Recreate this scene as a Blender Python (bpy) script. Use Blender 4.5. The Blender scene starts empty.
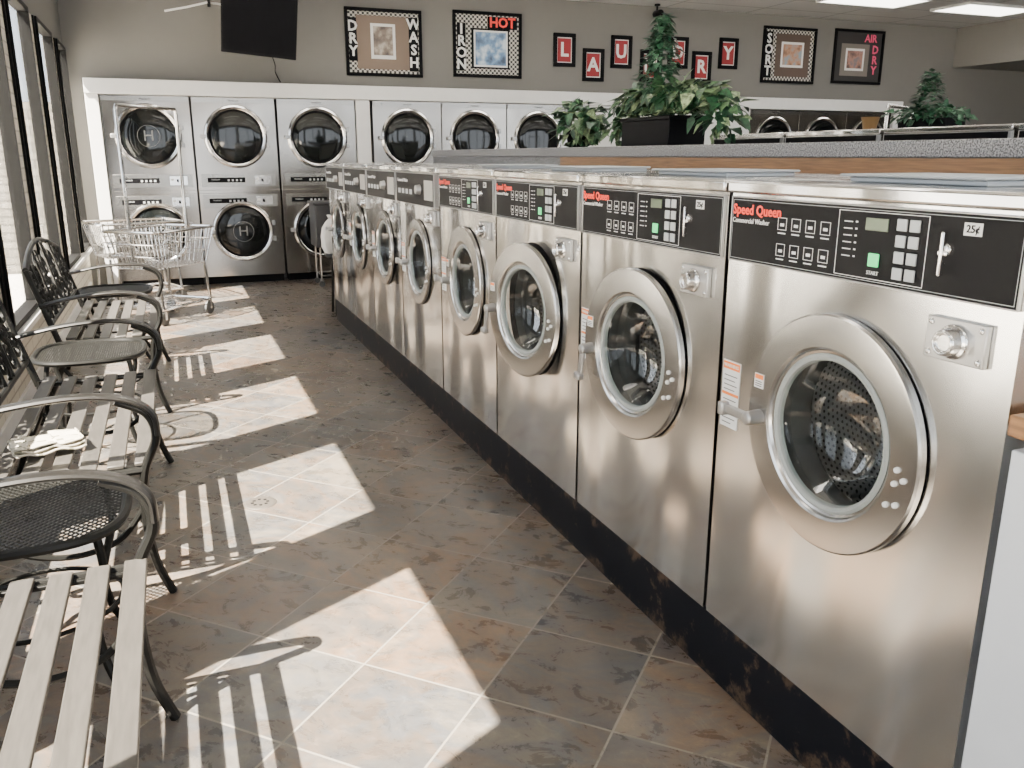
import bpy, bmesh, math, random
from mathutils import Vector, Matrix
random.seed(7)
PI=math.pi
col=bpy.context.scene.collection

# ---------------------------------------------------------------- materials
def newmat(name):
    m=bpy.data.materials.new(name); m.use_nodes=True
    nt=m.node_tree; b=nt.nodes['Principled BSDF']
    return m,nt,b
def N(nt,t,**kw):
    n=nt.nodes.new(t)
    for k,v in kw.items(): setattr(n,k,v)
    return n
def mat(name,c,rough=.5,metal=0,var=.06,nscale=12,bump=.0,stretch=(1,1,1),coat=0,emit=None,es=0,spec=None):
    m,nt,b=newmat(name)
    tc=N(nt,'ShaderNodeTexCoord'); mp=N(nt,'ShaderNodeMapping'); mp.inputs['Scale'].default_value=stretch
    no=N(nt,'ShaderNodeTexNoise'); no.inputs['Scale'].default_value=nscale; no.inputs['Detail'].default_value=4
    nt.links.new(tc.outputs['Object'],mp.inputs[0]); nt.links.new(mp.outputs[0],no.inputs[0])
    mr=N(nt,'ShaderNodeMapRange'); mr.inputs[3].default_value=1-var; mr.inputs[4].default_value=1+var
    nt.links.new(no.outputs[0],mr.inputs[0])
    mx=N(nt,'ShaderNodeMix',data_type='RGBA',blend_type='MULTIPLY'); mx.inputs[0].default_value=1
    mx.inputs[6].default_value=(*c,1)
    nt.links.new(mr.outputs[0],mx.inputs[7]); nt.links.new(mx.outputs[2],b.inputs['Base Color'])
    b.inputs['Roughness'].default_value=rough; b.inputs['Metallic'].default_value=metal
    if coat: b.inputs['Coat Weight'].default_value=coat
    if spec is not None: b.inputs['Specular IOR Level'].default_value=spec
    if bump:
        bp=N(nt,'ShaderNodeBump'); bp.inputs['Strength'].default_value=bump; bp.inputs['Distance'].default_value=.002
        nt.links.new(no.outputs[0],bp.inputs['Height']); nt.links.new(bp.outputs[0],b.inputs['Normal'])
    if emit:
        b.inputs['Emission Color'].default_value=(*emit,1); b.inputs['Emission Strength'].default_value=es
    return m
def steel(name,c=(.80,.78,.75),rough=.24,wob=.10,aniso=.5,wscale=1.6,grain=.02,wst=(1,1,1)):
    m,nt,b=newmat(name)
    tc=N(nt,'ShaderNodeTexCoord')
    n2=N(nt,'ShaderNodeTexNoise'); n2.inputs['Scale'].default_value=wscale; n2.inputs['Detail'].default_value=0
    oi=N(nt,'ShaderNodeObjectInfo'); ad=N(nt,'ShaderNodeVectorMath',operation='ADD')
    nt.links.new(tc.outputs['Object'],ad.inputs[0]); nt.links.new(oi.outputs['Location'],ad.inputs[1])
    mw=N(nt,'ShaderNodeMapping'); mw.inputs['Scale'].default_value=wst; nt.links.new(ad.outputs[0],mw.inputs[0]); nt.links.new(mw.outputs[0],n2.inputs[0])
    if wob:
        b2=N(nt,'ShaderNodeBump'); b2.inputs['Strength'].default_value=wob; b2.inputs['Distance'].default_value=.05
        nt.links.new(n2.outputs[0],b2.inputs['Height']); nt.links.new(b2.outputs[0],b.inputs['Normal'])
    mp=N(nt,'ShaderNodeMapping'); mp.inputs['Scale'].default_value=(2,2,220)
    n1=N(nt,'ShaderNodeTexNoise'); n1.inputs['Scale'].default_value=2; n1.inputs['Detail'].default_value=2
    nt.links.new(ad.outputs[0],mp.inputs[0]); nt.links.new(mp.outputs[0],n1.inputs[0])
    n3=N(nt,'ShaderNodeTexNoise'); n3.inputs['Scale'].default_value=2.5; n3.inputs['Detail'].default_value=3
    nt.links.new(ad.outputs[0],n3.inputs[0])
    mr=N(nt,'ShaderNodeMapRange'); mr.inputs[3].default_value=rough-.05; mr.inputs[4].default_value=rough+.05
    nt.links.new(n3.outputs[0],mr.inputs[0]); nt.links.new(mr.outputs[0],b.inputs['Roughness'])
    mr2=N(nt,'ShaderNodeMapRange'); mr2.inputs[3].default_value=1-grain; mr2.inputs[4].default_value=1+grain
    nt.links.new(n1.outputs[0],mr2.inputs[0])
    mx=N(nt,'ShaderNodeMix',data_type='RGBA',blend_type='MULTIPLY'); mx.inputs[0].default_value=1; mx.inputs[6].default_value=(*c,1)
    nt.links.new(mr2.outputs[0],mx.inputs[7]); nt.links.new(mx.outputs[2],b.inputs['Base Color'])
    if aniso:
        b.inputs['Anisotropic'].default_value=aniso
        cr=N(nt,'ShaderNodeCombineXYZ'); cr.inputs[2].default_value=1
        nt.links.new(cr.outputs[0],b.inputs['Tangent'])
    b.inputs['Metallic'].default_value=1
    return m
def perforated(name,mode):
    m,nt,b=newmat(name)
    tc=N(nt,'ShaderNodeTexCoord'); sp=N(nt,'ShaderNodeSeparateXYZ'); nt.links.new(tc.outputs['Object'],sp.inputs[0])
    def M(op,a,bb=None):
        n=N(nt,'ShaderNodeMath',operation=op)
        for i,v in enumerate((a,bb)):
            if v is None: continue
            if isinstance(v,(int,float)): n.inputs[i].default_value=v
            else: nt.links.new(v,n.inputs[i])
        return n.outputs[0]
    if mode=='back': u,v=sp.outputs[0],sp.outputs[2]
    else:
        u=M('MULTIPLY',M('ARCTAN2',sp.outputs[0],sp.outputs[2]),.24); v=sp.outputs[1]
    s=1/.015
    us=M('MULTIPLY',u,s); vs=M('MULTIPLY',v,s*1.15)
    row=M('MULTIPLY',M('MODULO',M('ADD',M('FLOOR',vs),200),2),.5)
    fu=M('SUBTRACT',M('FRACT',M('ADD',us,row)),.5); fv=M('SUBTRACT',M('FRACT',vs),.5)
    d=M('SQRT',M('ADD',M('MULTIPLY',fu,fu),M('MULTIPLY',fv,fv)))
    hole=M('LESS_THAN',d,.25)
    mx=N(nt,'ShaderNodeMix',data_type='RGBA'); mx.inputs[6].default_value=(.46,.45,.44,1); mx.inputs[7].default_value=(.006,.006,.006,1)
    nt.links.new(hole,mx.inputs[0]); nt.links.new(mx.outputs[2],b.inputs['Base Color'])
    nt.links.new(M('MULTIPLY',M('SUBTRACT',1,hole),.45),b.inputs['Metallic']); b.inputs['Roughness'].default_value=.55
    return m
def glassmat(name,tint=(1,1,1),fac=.08,rough=.02,top=.6):
    m=bpy.data.materials.new(name); m.use_nodes=True; nt=m.node_tree; nt.nodes.clear()
    o=N(nt,'ShaderNodeOutputMaterial'); mx=N(nt,'ShaderNodeMixShader'); t=N(nt,'ShaderNodeBsdfTransparent'); g=N(nt,'ShaderNodeBsdfGlossy')
    t.inputs[0].default_value=(*tint,1); g.inputs['Roughness'].default_value=rough
    lw=N(nt,'ShaderNodeLayerWeight'); lw.inputs[0].default_value=.35
    mr=N(nt,'ShaderNodeMapRange'); mr.inputs[3].default_value=fac; mr.inputs[4].default_value=top
    nt.links.new(lw.outputs['Fresnel'],mr.inputs[0]); nt.links.new(mr.outputs[0],mx.inputs[0])
    nt.links.new(t.outputs[0],mx.inputs[1]); nt.links.new(g.outputs[0],mx.inputs[2]); nt.links.new(mx.outputs[0],o.inputs[0])
    return m
def leafmat(name,cs):
    m,nt,b=newmat(name)
    g=N(nt,'ShaderNodeNewGeometry'); cr=N(nt,'ShaderNodeValToRGB'); e=cr.color_ramp.elements
    e[0].color=(*cs[0],1); e[1].color=(*cs[-1],1)
    for i,c in enumerate(cs[1:-1]):
        x=e.new((i+1)/(len(cs)-1)); x.color=(*c,1)
    nt.links.new(g.outputs['Random Per Island'],cr.inputs[0]); 
    tc=N(nt,'ShaderNodeTexCoord'); no=N(nt,'ShaderNodeTexNoise'); no.inputs['Scale'].default_value=55
    nt.links.new(tc.outputs['Object'],no.inputs[0])
    mr=N(nt,'ShaderNodeMapRange'); mr.inputs[1].default_value=.35; mr.inputs[2].default_value=.65; mr.inputs[3].default_value=.45; mr.inputs[4].default_value=1.7; nt.links.new(no.outputs[0],mr.inputs[0])
    mx=N(nt,'ShaderNodeMix',data_type='RGBA',blend_type='MULTIPLY'); mx.inputs[0].default_value=1
    nt.links.new(cr.outputs[0],mx.inputs[6]); nt.links.new(mr.outputs[0],mx.inputs[7]); nt.links.new(mx.outputs[2],b.inputs['Base Color'])
    b.inputs['Roughness'].default_value=.45; b.inputs['Specular IOR Level'].default_value=.3
    return m
def floormat():
    m,nt,b=newmat('slate_tile')
    tc=N(nt,'ShaderNodeTexCoord'); mp=N(nt,'ShaderNodeMapping'); mp.inputs['Rotation'].default_value=(0,0,PI/4); mp.inputs['Location'].default_value=(.13,.05,0)
    nt.links.new(tc.outputs['Object'],mp.inputs[0])
    br=N(nt,'ShaderNodeTexBrick'); br.offset=0; br.squash=1
    br.inputs['Scale'].default_value=1; br.inputs['Brick Width'].default_value=.355; br.inputs['Row Height'].default_value=.355
    br.inputs['Mortar Size'].default_value=.0032; br.inputs['Mortar Smooth'].default_value=.1; br.inputs['Bias'].default_value=0
    br.inputs['Color1'].default_value=(0,0,0,1); br.inputs['Color2'].default_value=(1,1,1,1); br.inputs['Mortar'].default_value=(.5,.5,.5,1)
    nt.links.new(mp.outputs[0],br.inputs[0])
    sc=N(nt,'ShaderNodeVectorMath',operation='SCALE'); sc.inputs[3].default_value=7
    nt.links.new(br.outputs[0],sc.inputs[0]); ad=N(nt,'ShaderNodeVectorMath',operation='ADD')
    nt.links.new(mp.outputs[0],ad.inputs[0]); nt.links.new(sc.outputs[0],ad.inputs[1])
    mp2=N(nt,'ShaderNodeMapping'); mp2.inputs['Scale'].default_value=(1,1.4,1); nt.links.new(ad.outputs[0],mp2.inputs[0])
    nh=N(nt,'ShaderNodeTexNoise'); nh.inputs['Scale'].default_value=2.6; nh.inputs['Detail'].default_value=6; nh.inputs['Roughness'].default_value=.62; nh.inputs['Distortion'].default_value=.6
    nt.links.new(mp2.outputs[0],nh.inputs[0])
    ch=N(nt,'ShaderNodeValToRGB'); e=ch.color_ramp.elements
    e[0].position=.33; e[0].color=(.056,.058,.062,1); e[1].position=.70; e[1].color=(.094,.090,.086,1)
    for p,c in ((.42,(.076,.069,.062)),(.48,(.104,.079,.058)),(.54,(.078,.077,.076)),(.61,(.120,.103,.082))):
        x=e.new(p); x.color=(*c,1)
    nt.links.new(nh.outputs[0],ch.inputs[0])
    n1=N(nt,'ShaderNodeTexNoise'); n1.inputs['Scale'].default_value=10; n1.inputs['Detail'].default_value=12; n1.inputs['Roughness'].default_value=.72; n1.inputs['Distortion'].default_value=.6
    nt.links.new(mp2.outputs[0],n1.inputs[0])
    cr=N(nt,'ShaderNodeMapRange'); cr.inputs[1].default_value=.3; cr.inputs[2].default_value=.7; cr.inputs[3].default_value=.6; cr.inputs[4].default_value=1.4
    nt.links.new(n1.outputs[0],cr.inputs[0])
    nv=N(nt,'ShaderNodeTexNoise'); nv.inputs['Scale'].default_value=5; nv.inputs['Detail'].default_value=5; nv.inputs['Distortion'].default_value=1.5
    nt.links.new(mp2.outputs[0],nv.inputs[0])
    s1=N(nt,'ShaderNodeMath',operation='SUBTRACT'); s1.inputs[1].default_value=.5; nt.links.new(nv.outputs[0],s1.inputs[0])
    s2=N(nt,'ShaderNodeMath',operation='ABSOLUTE'); nt.links.new(s1.outputs[0],s2.inputs[0])
    vr=N(nt,'ShaderNodeMapRange'); vr.inputs[1].default_value=0; vr.inputs[2].default_value=.014; vr.inputs[3].default_value=1.22; vr.inputs[4].default_value=1; nt.links.new(s2.outputs[0],vr.inputs[0])
    mv=N(nt,'ShaderNodeMath',operation='MULTIPLY'); nt.links.new(cr.outputs[0],mv.inputs[0]); nt.links.new(vr.outputs[0],mv.inputs[1])
    m0=N(nt,'ShaderNodeMix',data_type='RGBA',blend_type='MULTIPLY'); m0.inputs[0].default_value=1
    nt.links.new(ch.outputs[0],m0.inputs[6]); nt.links.new(mv.outputs[0],m0.inputs[7])
    ti=N(nt,'ShaderNodeValToRGB'); e=ti.color_ramp.elements
    e[0].position=0; e[0].color=(.68,.74,.84,1); e[1].position=1; e[1].color=(1.35,1.12,.92,1)
    for p,c in ((.25,(.95,.92,.90)),(.45,(1.12,.93,.80)),(.6,(.80,.82,.86)),(.8,(1.1,1.06,1.0))):
        x=e.new(p); x.color=(*c,1)
    nt.links.new(br.outputs[0],ti.inputs[0])
    mm=N(nt,'ShaderNodeMix',data_type='RGBA',blend_type='MULTIPLY'); mm.inputs[0].default_value=1
    nt.links.new(m0.outputs[2],mm.inputs[6]); nt.links.new(ti.outputs[0],mm.inputs[7])
    mx=N(nt,'ShaderNodeMix',data_type='RGBA'); mx.inputs[7].default_value=(.20,.178,.148,1)
    nt.links.new(br.outputs['Fac'],mx.inputs[0]); nt.links.new(mm.outputs[2],mx.inputs[6]); nt.links.new(mx.outputs[2],b.inputs['Base Color'])
    mr2=N(nt,'ShaderNodeMapRange'); mr2.inputs[3].default_value=.16; mr2.inputs[4].default_value=.42; nt.links.new(n1.outputs[0],mr2.inputs[0]); nt.links.new(mr2.outputs[0],b.inputs['Roughness'])
    inv=N(nt,'ShaderNodeMath',operation='MULTIPLY'); inv.inputs[1].default_value=-1; nt.links.new(br.outputs['Fac'],inv.inputs[0])
    bp=N(nt,'ShaderNodeBump'); bp.inputs['Strength'].default_value=.5; bp.inputs['Distance'].default_value=.002; nt.links.new(inv.outputs[0],bp.inputs['Height'])
    bp2=N(nt,'ShaderNodeBump'); bp2.inputs['Strength'].default_value=.28; bp2.inputs['Distance'].default_value=.004; nt.links.new(n1.outputs[0],bp2.inputs['Height'])
    nt.links.new(bp.outputs[0],bp2.inputs['Normal']); nt.links.new(bp2.outputs[0],b.inputs['Normal'])
    b.inputs['Specular IOR Level'].default_value=.5
    return m
def brickmat(name,c1,c2,mort,w,h,ms=.01,rot=None,rough=.7,off=.5):
    m,nt,b=newmat(name)
    tc=N(nt,'ShaderNodeTexCoord'); sp=N(nt,'ShaderNodeSeparateXYZ'); cb=N(nt,'ShaderNodeCombineXYZ')
    nt.links.new(tc.outputs['Object'],sp.inputs[0])
    if rot=='xy':
        nt.links.new(sp.outputs[0],cb.inputs[0]); nt.links.new(sp.outputs[1],cb.inputs[1])
    else:
        a=N(nt,'ShaderNodeMath',operation='ADD'); nt.links.new(sp.outputs[0],a.inputs[0]); nt.links.new(sp.outputs[1],a.inputs[1])
        nt.links.new(a.outputs[0],cb.inputs[0]); nt.links.new(sp.outputs[2],cb.inputs[1])
    br=N(nt,'ShaderNodeTexBrick'); br.offset=off
    br.inputs['Scale'].default_value=1; br.inputs['Brick Width'].default_value=w; br.inputs['Row Height'].default_value=h; br.inputs['Mortar Size'].default_value=ms
    br.inputs['Color1'].default_value=(*c1,1); br.inputs['Color2'].default_value=(*c2,1); br.inputs['Mortar'].default_value=(*mort,1)
    nt.links.new(cb.outputs[0],br.inputs[0]); nt.links.new(br.outputs[0],b.inputs['Base Color']); b.inputs['Roughness'].default_value=rough
    inv=N(nt,'ShaderNodeMath',operation='MULTIPLY'); inv.inputs[1].default_value=-1; nt.links.new(br.outputs['Fac'],inv.inputs[0])
    bp=N(nt,'ShaderNodeBump'); bp.inputs['Strength'].default_value=.4; bp.inputs['Distance'].default_value=.004
    nt.links.new(inv.outputs[0],bp.inputs['Height']); nt.links.new(bp.outputs[0],b.inputs['Normal'])
    return m
def checker(name,c1,c2,s):
    m,nt,b=newmat(name); tc=N(nt,'ShaderNodeTexCoord'); ck=N(nt,'ShaderNodeTexChecker'); ck.inputs['Scale'].default_value=s
    mp=N(nt,'ShaderNodeMapping'); mp.inputs['Location'].default_value=(.003,.5/s,.003)
    ck.inputs[1].default_value=(*c1,1); ck.inputs[2].default_value=(*c2,1)
    nt.links.new(tc.outputs['Object'],mp.inputs[0]); nt.links.new(mp.outputs[0],ck.inputs[0]); nt.links.new(ck.outputs[0],b.inputs['Base Color']); b.inputs['Roughness'].default_value=.5
    return m
def artmat(name,cs,scale=6):
    m,nt,b=newmat(name); tc=N(nt,'ShaderNodeTexCoord'); no=N(nt,'ShaderNodeTexNoise'); no.inputs['Scale'].default_value=scale; no.inputs['Detail'].default_value=3
    cr=N(nt,'ShaderNodeValToRGB'); e=cr.color_ramp.elements; e[0].position=.35; e[1].position=.65
    e[0].color=(*cs[0],1); e[1].color=(*cs[-1],1)
    for i,c in enumerate(cs[1:-1]):
        x=e.new(.35+.3*(i+1)/(len(cs)-1)); x.color=(*c,1)
    nt.links.new(tc.outputs['Object'],no.inputs[0]); nt.links.new(no.outputs[0],cr.inputs[0]); nt.links.new(cr.outputs[0],b.inputs['Base Color']); b.inputs['Roughness'].default_value=.35
    return m
def plinthmat():
    m,nt,b=newmat('scuffed_black_paint'); tc=N(nt,'ShaderNodeTexCoord'); no=N(nt,'ShaderNodeTexNoise'); no.inputs['Scale'].default_value=9; no.inputs['Detail'].default_value=8; no.inputs['Roughness'].default_value=.75
    sp=N(nt,'ShaderNodeSeparateXYZ'); nt.links.new(tc.outputs['Object'],sp.inputs[0]); nt.links.new(tc.outputs['Object'],no.inputs[0])
    z=N(nt,'ShaderNodeMapRange'); z.inputs[1].default_value=.0; z.inputs[2].default_value=.06; z.inputs[3].default_value=.12; z.inputs[4].default_value=0
    z2=N(nt,'ShaderNodeMapRange'); z2.inputs[1].default_value=.14; z2.inputs[2].default_value=.19; z2.inputs[3].default_value=0; z2.inputs[4].default_value=.10
    nt.links.new(sp.outputs[2],z.inputs[0]); nt.links.new(sp.outputs[2],z2.inputs[0]); a=N(nt,'ShaderNodeMath',operation='ADD'); nt.links.new(no.outputs[0],a.inputs[0]); nt.links.new(z.outputs[0],a.inputs[1])
    a2=N(nt,'ShaderNodeMath',operation='ADD'); nt.links.new(a.outputs[0],a2.inputs[0]); nt.links.new(z2.outputs[0],a2.inputs[1])
    cr=N(nt,'ShaderNodeValToRGB'); e=cr.color_ramp.elements; e[0].position=.58; e[0].color=(.004,.005,.008,1); e[1].position=.67; e[1].color=(.075,.050,.035,1)
    nt.links.new(a2.outputs[0],cr.inputs[0]); nt.links.new(cr.outputs[0],b.inputs['Base Color']); b.inputs['Roughness'].default_value=.5; b.inputs['Specular IOR Level'].default_value=.15
    return m

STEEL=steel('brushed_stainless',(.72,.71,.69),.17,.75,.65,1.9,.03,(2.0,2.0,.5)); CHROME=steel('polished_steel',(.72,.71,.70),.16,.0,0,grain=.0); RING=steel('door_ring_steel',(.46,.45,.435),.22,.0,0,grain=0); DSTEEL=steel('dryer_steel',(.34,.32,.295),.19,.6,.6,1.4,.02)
DRING=steel('dryer_strip_steel',(.34,.33,.31),.26,.0,0,grain=0)
CAST=mat('cast_aluminium',(.42,.415,.41),.36,.9,nscale=40)
BLACK=mat('black_plastic',(.004,.004,.005),.6,spec=.08); PANELB=mat('panel_black',(.003,.003,.004),.5,spec=.10)
NAVY=plinthmat()
RUBBER=mat('grey_rubber',(.07,.072,.072),.6); LRUB=mat('light_rubber',(.26,.28,.27),.5)
PERFB=perforated('perforated_back','back'); PERFW=perforated('perforated_wall','wall')
GLASS=glassmat('door_glass',(.76,.80,.80),.02,.02,.18); WGLASS=glassmat('window_glass',(.98,.99,1),.02)
DGLASS=mat('dark_dryer_glass',(.005,.006,.006),.06,spec=.4)
RED=mat('red_ink',(.75,.035,.012),.5); WHITE=mat('white_paint',(.72,.71,.69),.5); WINK=mat('white_ink',(.75,.75,.75),.5)
DIM=mat('dim_emblem_ink',(.15,.15,.15),.4)
GREEN=mat('green_button',(.02,.45,.13),.4,emit=(.02,.7,.22),es=1.0); LCD=mat('display_green',(.07,.10,.06),.3); KEY=mat('key_grey',(.38,.40,.41),.5)
ORANGE=mat('warning_orange',(.75,.18,.02),.5); STICK=mat('sticker_white',(.70,.70,.68),.45)
BFRAME=mat('black_painted_iron',(.004,.004,.0035),.45,0,spec=.2); SLAT=mat('weathered_metal_slat',(.060,.055,.049),.40,.35,var=.45,nscale=14,stretch=(1,8,8))
ARMM=mat('dark_metal_arm',(.007,.0065,.006),.30,0,spec=.45)
WALL=mat('taupe_wall',(.145,.141,.131),.8,var=.03); CEIL=brickmat('ceiling_tile',(.58,.57,.555),(.62,.61,.595),(.34,.335,.33),1.2,.6,.012,'xy',off=0)
BRICKW=brickmat('painted_brick',(.58,.54,.46),(.50,.46,.38),(.34,.31,.26),.22,.075,.006)
FLOOR=floormat()
BRONZE=mat('bronze_frame',(.004,.004,.004),.6,0,spec=.1)
WOOD=mat('oak_trim',(.22,.108,.042),.45,var=.75,nscale=7,stretch=(14,1.2,26)); 
def speckle():
    m,nt,b=newmat('speckled_laminate'); tc=N(nt,'ShaderNodeTexCoord'); v=N(nt,'ShaderNodeTexNoise'); v.inputs['Scale'].default_value=200; v.inputs['Detail'].default_value=2
    cr=N(nt,'ShaderNodeValToRGB'); e=cr.color_ramp.elements; e[0].position=.40; e[0].color=(.035,.035,.04,1); e[1].position=.60; e[1].color=(.24,.24,.255,1)
    nt.links.new(tc.outputs['Object'],v.inputs[0]); nt.links.new(v.outputs[0],cr.inputs[0]); nt.links.new(cr.outputs[0],b.inputs['Base Color']); b.inputs['Roughness'].default_value=.38
    return m
LAM=speckle()
LEAF=leafmat('pothos_leaf',[(.008,.038,.016),(.014,.055,.022),(.07,.12,.055),(.20,.25,.14),(.012,.048,.020),(.006,.030,.014)])
IVY=leafmat('ivy_leaf',[(.006,.032,.016),(.012,.055,.026),(.05,.11,.065),(.008,.040,.020)])
CLOTH=mat('beige_cloth',(.46,.42,.34),.9,var=.2,nscale=30,bump=.4); BAG=mat('white_cloth',(.62,.60,.56),.9,var=.1,nscale=30,bump=.4)
LID=mat('pale_lid',(.36,.39,.42),.38,.3)
GREYP=mat('grey_plastic',(.035,.035,.038),.5)
LIGHTP=mat('luminaire_diffuser',(.9,.9,.9),.5,emit=(1,.95,.87),es=7.5)
CONC=mat('outdoor_concrete',(.50,.48,.44),.9,nscale=3,var=.1)

# ---------------------------------------------------------------- mesh builder
_tcache={}
class MB:
    def __init__(s): s.bm=bmesh.new(); s.mats=[]
    def mi(s,m):
        if m not in s.mats: s.mats.append(m)
        return s.mats.index(m)
    def face(s,vs,i):
        try:
            f=s.bm.faces.new(vs); f.material_index=i; f.smooth=True; return f
        except ValueError: return None
    def box(s,x0,x1,y0,y1,z0,z1,m,top=None):
        i=s.mi(m); v=[s.bm.verts.new((x,y,z)) for x in(x0,x1) for y in(y0,y1) for z in(z0,z1)]
        if top:
            for q in v:
                if q.co.z==z0:
                    q.co.x+=top if q.co.x==x0 else -top; q.co.y+=top if q.co.y==y0 else -top
        for f in((0,1,3,2),(4,6,7,5),(0,4,5,1),(2,3,7,6),(0,2,6,4),(1,5,7,3)): s.face([v[k] for k in f],i)
        return s
    def lathe(s,prof,c,m,seg=48,axis='y',cap0=False,cap1=False):
        i=s.mi(m); rings=[]
        for r,h in prof:
            if r<1e-6:
                p=(c[0],c[1]+h,c[2]) if axis=='y' else ((c[0],c[1],c[2]+h) if axis=='z' else (c[0]+h,c[1],c[2]))
                rings.append([s.bm.verts.new(p)]); continue
            R=[]
            for k in range(seg):
                t=2*PI*k/seg; a,b=r*math.cos(t),r*math.sin(t)
                p=(c[0]+a,c[1]+h,c[2]+b) if axis=='y' else ((c[0]+a,c[1]+b,c[2]+h) if axis=='z' else (c[0]+h,c[1]+a,c[2]+b))
                R.append(s.bm.verts.new(p))
            rings.append(R)
        for A,B in zip(rings,rings[1:]):
            for k in range(seg):
                k2=(k+1)%seg
                if len(A)==1 and len(B)==1: continue
                if len(A)==1: s.face([A[0],B[k],B[k2]],i)
                elif len(B)==1: s.face([A[k],A[k2],B[0]],i)
                else: s.face([A[k],A[k2],B[k2],B[k]],i)
        if cap0 and len(rings[0])>1: s.face(rings[0],i)
        if cap1 and len(rings[-1])>1: s.face(rings[-1],i)
        return s
    def tube(s,pts,r,m,seg=8,closed=False,side=None,flat=1.0):
        i=s.mi(m); P=[Vector(p) for p in pts]; n=len(P); rings=[]
        prev=None
        for k in range(n):
            if closed: t=P[(k+1)%n]-P[k-1]
            else: t=P[min(k+1,n-1)]-P[max(k-1,0)]
            t.normalize()
            if side is not None: a=Vector(side)
            else:
                a=prev if prev is not None else (Vector((0,0,1)) if abs(t.z)<.8 else Vector((1,0,0)))
            a=a-t*a.dot(t)
            if a.length<1e-5: a=t.orthogonal()
            a.normalize(); prev=a.copy(); b=t.cross(a)
            rings.append([s.bm.verts.new(P[k]+a*(r*math.cos(2*PI*j/seg))+b*(r*flat*math.sin(2*PI*j/seg))) for j in range(seg)])
        R=rings+([rings[0]] if closed else [])
        for A,B in zip(R,R[1:]):
            for j in range(seg): s.face([A[j],A[(j+1)%seg],B[(j+1)%seg],B[j]],i)
        if not closed: s.face(rings[0][::-1],i); s.face(rings[-1],i)
        return s
    def text(s,t,x,y,z,size,m,align='CENTER',bold=0.0,ext=.0004,squash=1):
        key=(t,align,bold,ext)
        if key not in _tcache:
            c=bpy.data.curves.new('t','FONT'); c.body=t; c.size=1; c.align_x=align; c.align_y='CENTER'; c.extrude=ext*20; c.offset=bold; c.resolution_u=2
            o=bpy.data.objects.new('t',c); col.objects.link(o); bpy.context.view_layer.update()
            me=bpy.data.meshes.new_from_object(o.evaluated_get(bpy.context.evaluated_depsgraph_get()))
            _tcache[key]=([v.co.copy() for v in me.vertices],[list(p.vertices) for p in me.polygons])
            bpy.data.objects.remove(o); bpy.data.curves.remove(c); bpy.data.meshes.remove(me)
        V,F=_tcache[key]; i=s.mi(m)
        vs=[s.bm.verts.new((x+v.x*size*squash,y-v.z*.1-.0003,z+v.y*size)) for v in V]
        for f in F:
            q=s.face([vs[k] for k in f],i)
            if q: q.smooth=False
        return s
    def leaf(s,p,d,up,L,W,i,droop=.2):
        d=d.normalized(); sd=d.cross(up)
        if sd.length<1e-4: sd=d.orthogonal()
        sd.normalize(); n=sd.cross(d).normalized()
        def q(a,b,c): return s.bm.verts.new(p+d*(a*L)+sd*(b*W)+n*(c*L))
        m0=q(0,0,0);mA=q(.35,0,-.03);mB=q(.68,0,-.03-droop*.4);t=q(1.08,0,-droop)
        LA=q(.24,-.5,.08);LB=q(.62,-.34,.04-droop*.4);RA=q(.24,.5,.08);RB=q(.62,.34,.04-droop*.4)
        for f in((m0,RA,mA),(m0,mA,LA),(mA,RA,RB,mB),(mA,mB,LB,LA),(mB,RB,t),(mB,t,LB)): s.face(f,i)
    def obj(s,name,parent=None,loc=(0,0,0),bevel=0,angle=35,label=None,recalc=True):
        if recalc: bmesh.ops.recalc_face_normals(s.bm,faces=s.bm.faces[:])
        me=bpy.data.meshes.new(name); s.bm.to_mesh(me); s.bm.free()
        for m in s.mats: me.materials.append(m)
        me.set_sharp_from_angle(angle=math.radians(angle))
        o=bpy.data.objects.new(name,me); col.objects.link(o); o.location=loc
        if parent: o.parent=parent
        if bevel:
            b=o.modifiers.new('bevel','BEVEL'); b.width=bevel; b.segments=2; b.limit_method='ANGLE'; b.angle_limit=math.radians(50)
        if label: o['label']=label
        return o
def thing(name,label,category,loc=(0,0,0),rz=0,group=None):
    e=bpy.data.objects.new(name,None); e.empty_display_size=.1; col.objects.link(e)
    e.location=loc; e.rotation_euler=(0,0,rz); e['label']=label; e['category']=category
    if group: e['group']=group
    return e
def tag(o,label,category,group=None):
    o['label']=label; o['category']=category
    if group: o['group']=group
    return o
def struct(o): o['kind']='structure'; return o
def dup(root,loc=None,rz=None,label=None,scale=None):
    def rec(o,par):
        n=o.copy(); col.objects.link(n)
        if par: n.parent=par; n.matrix_parent_inverse=o.matrix_parent_inverse.copy()
        for c in list(o.children): rec(c,n)
        return n
    n=rec(root,None)
    if loc is not None: n.location=loc
    if rz is not None: n.rotation_euler=(0,0,rz)
    if label: n['label']=label
    if scale: n.scale=scale
    return n
def child(o,base,idx=0):
    return [c for c in o.children if c.name.split('.')[0]==base][idx]

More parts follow.
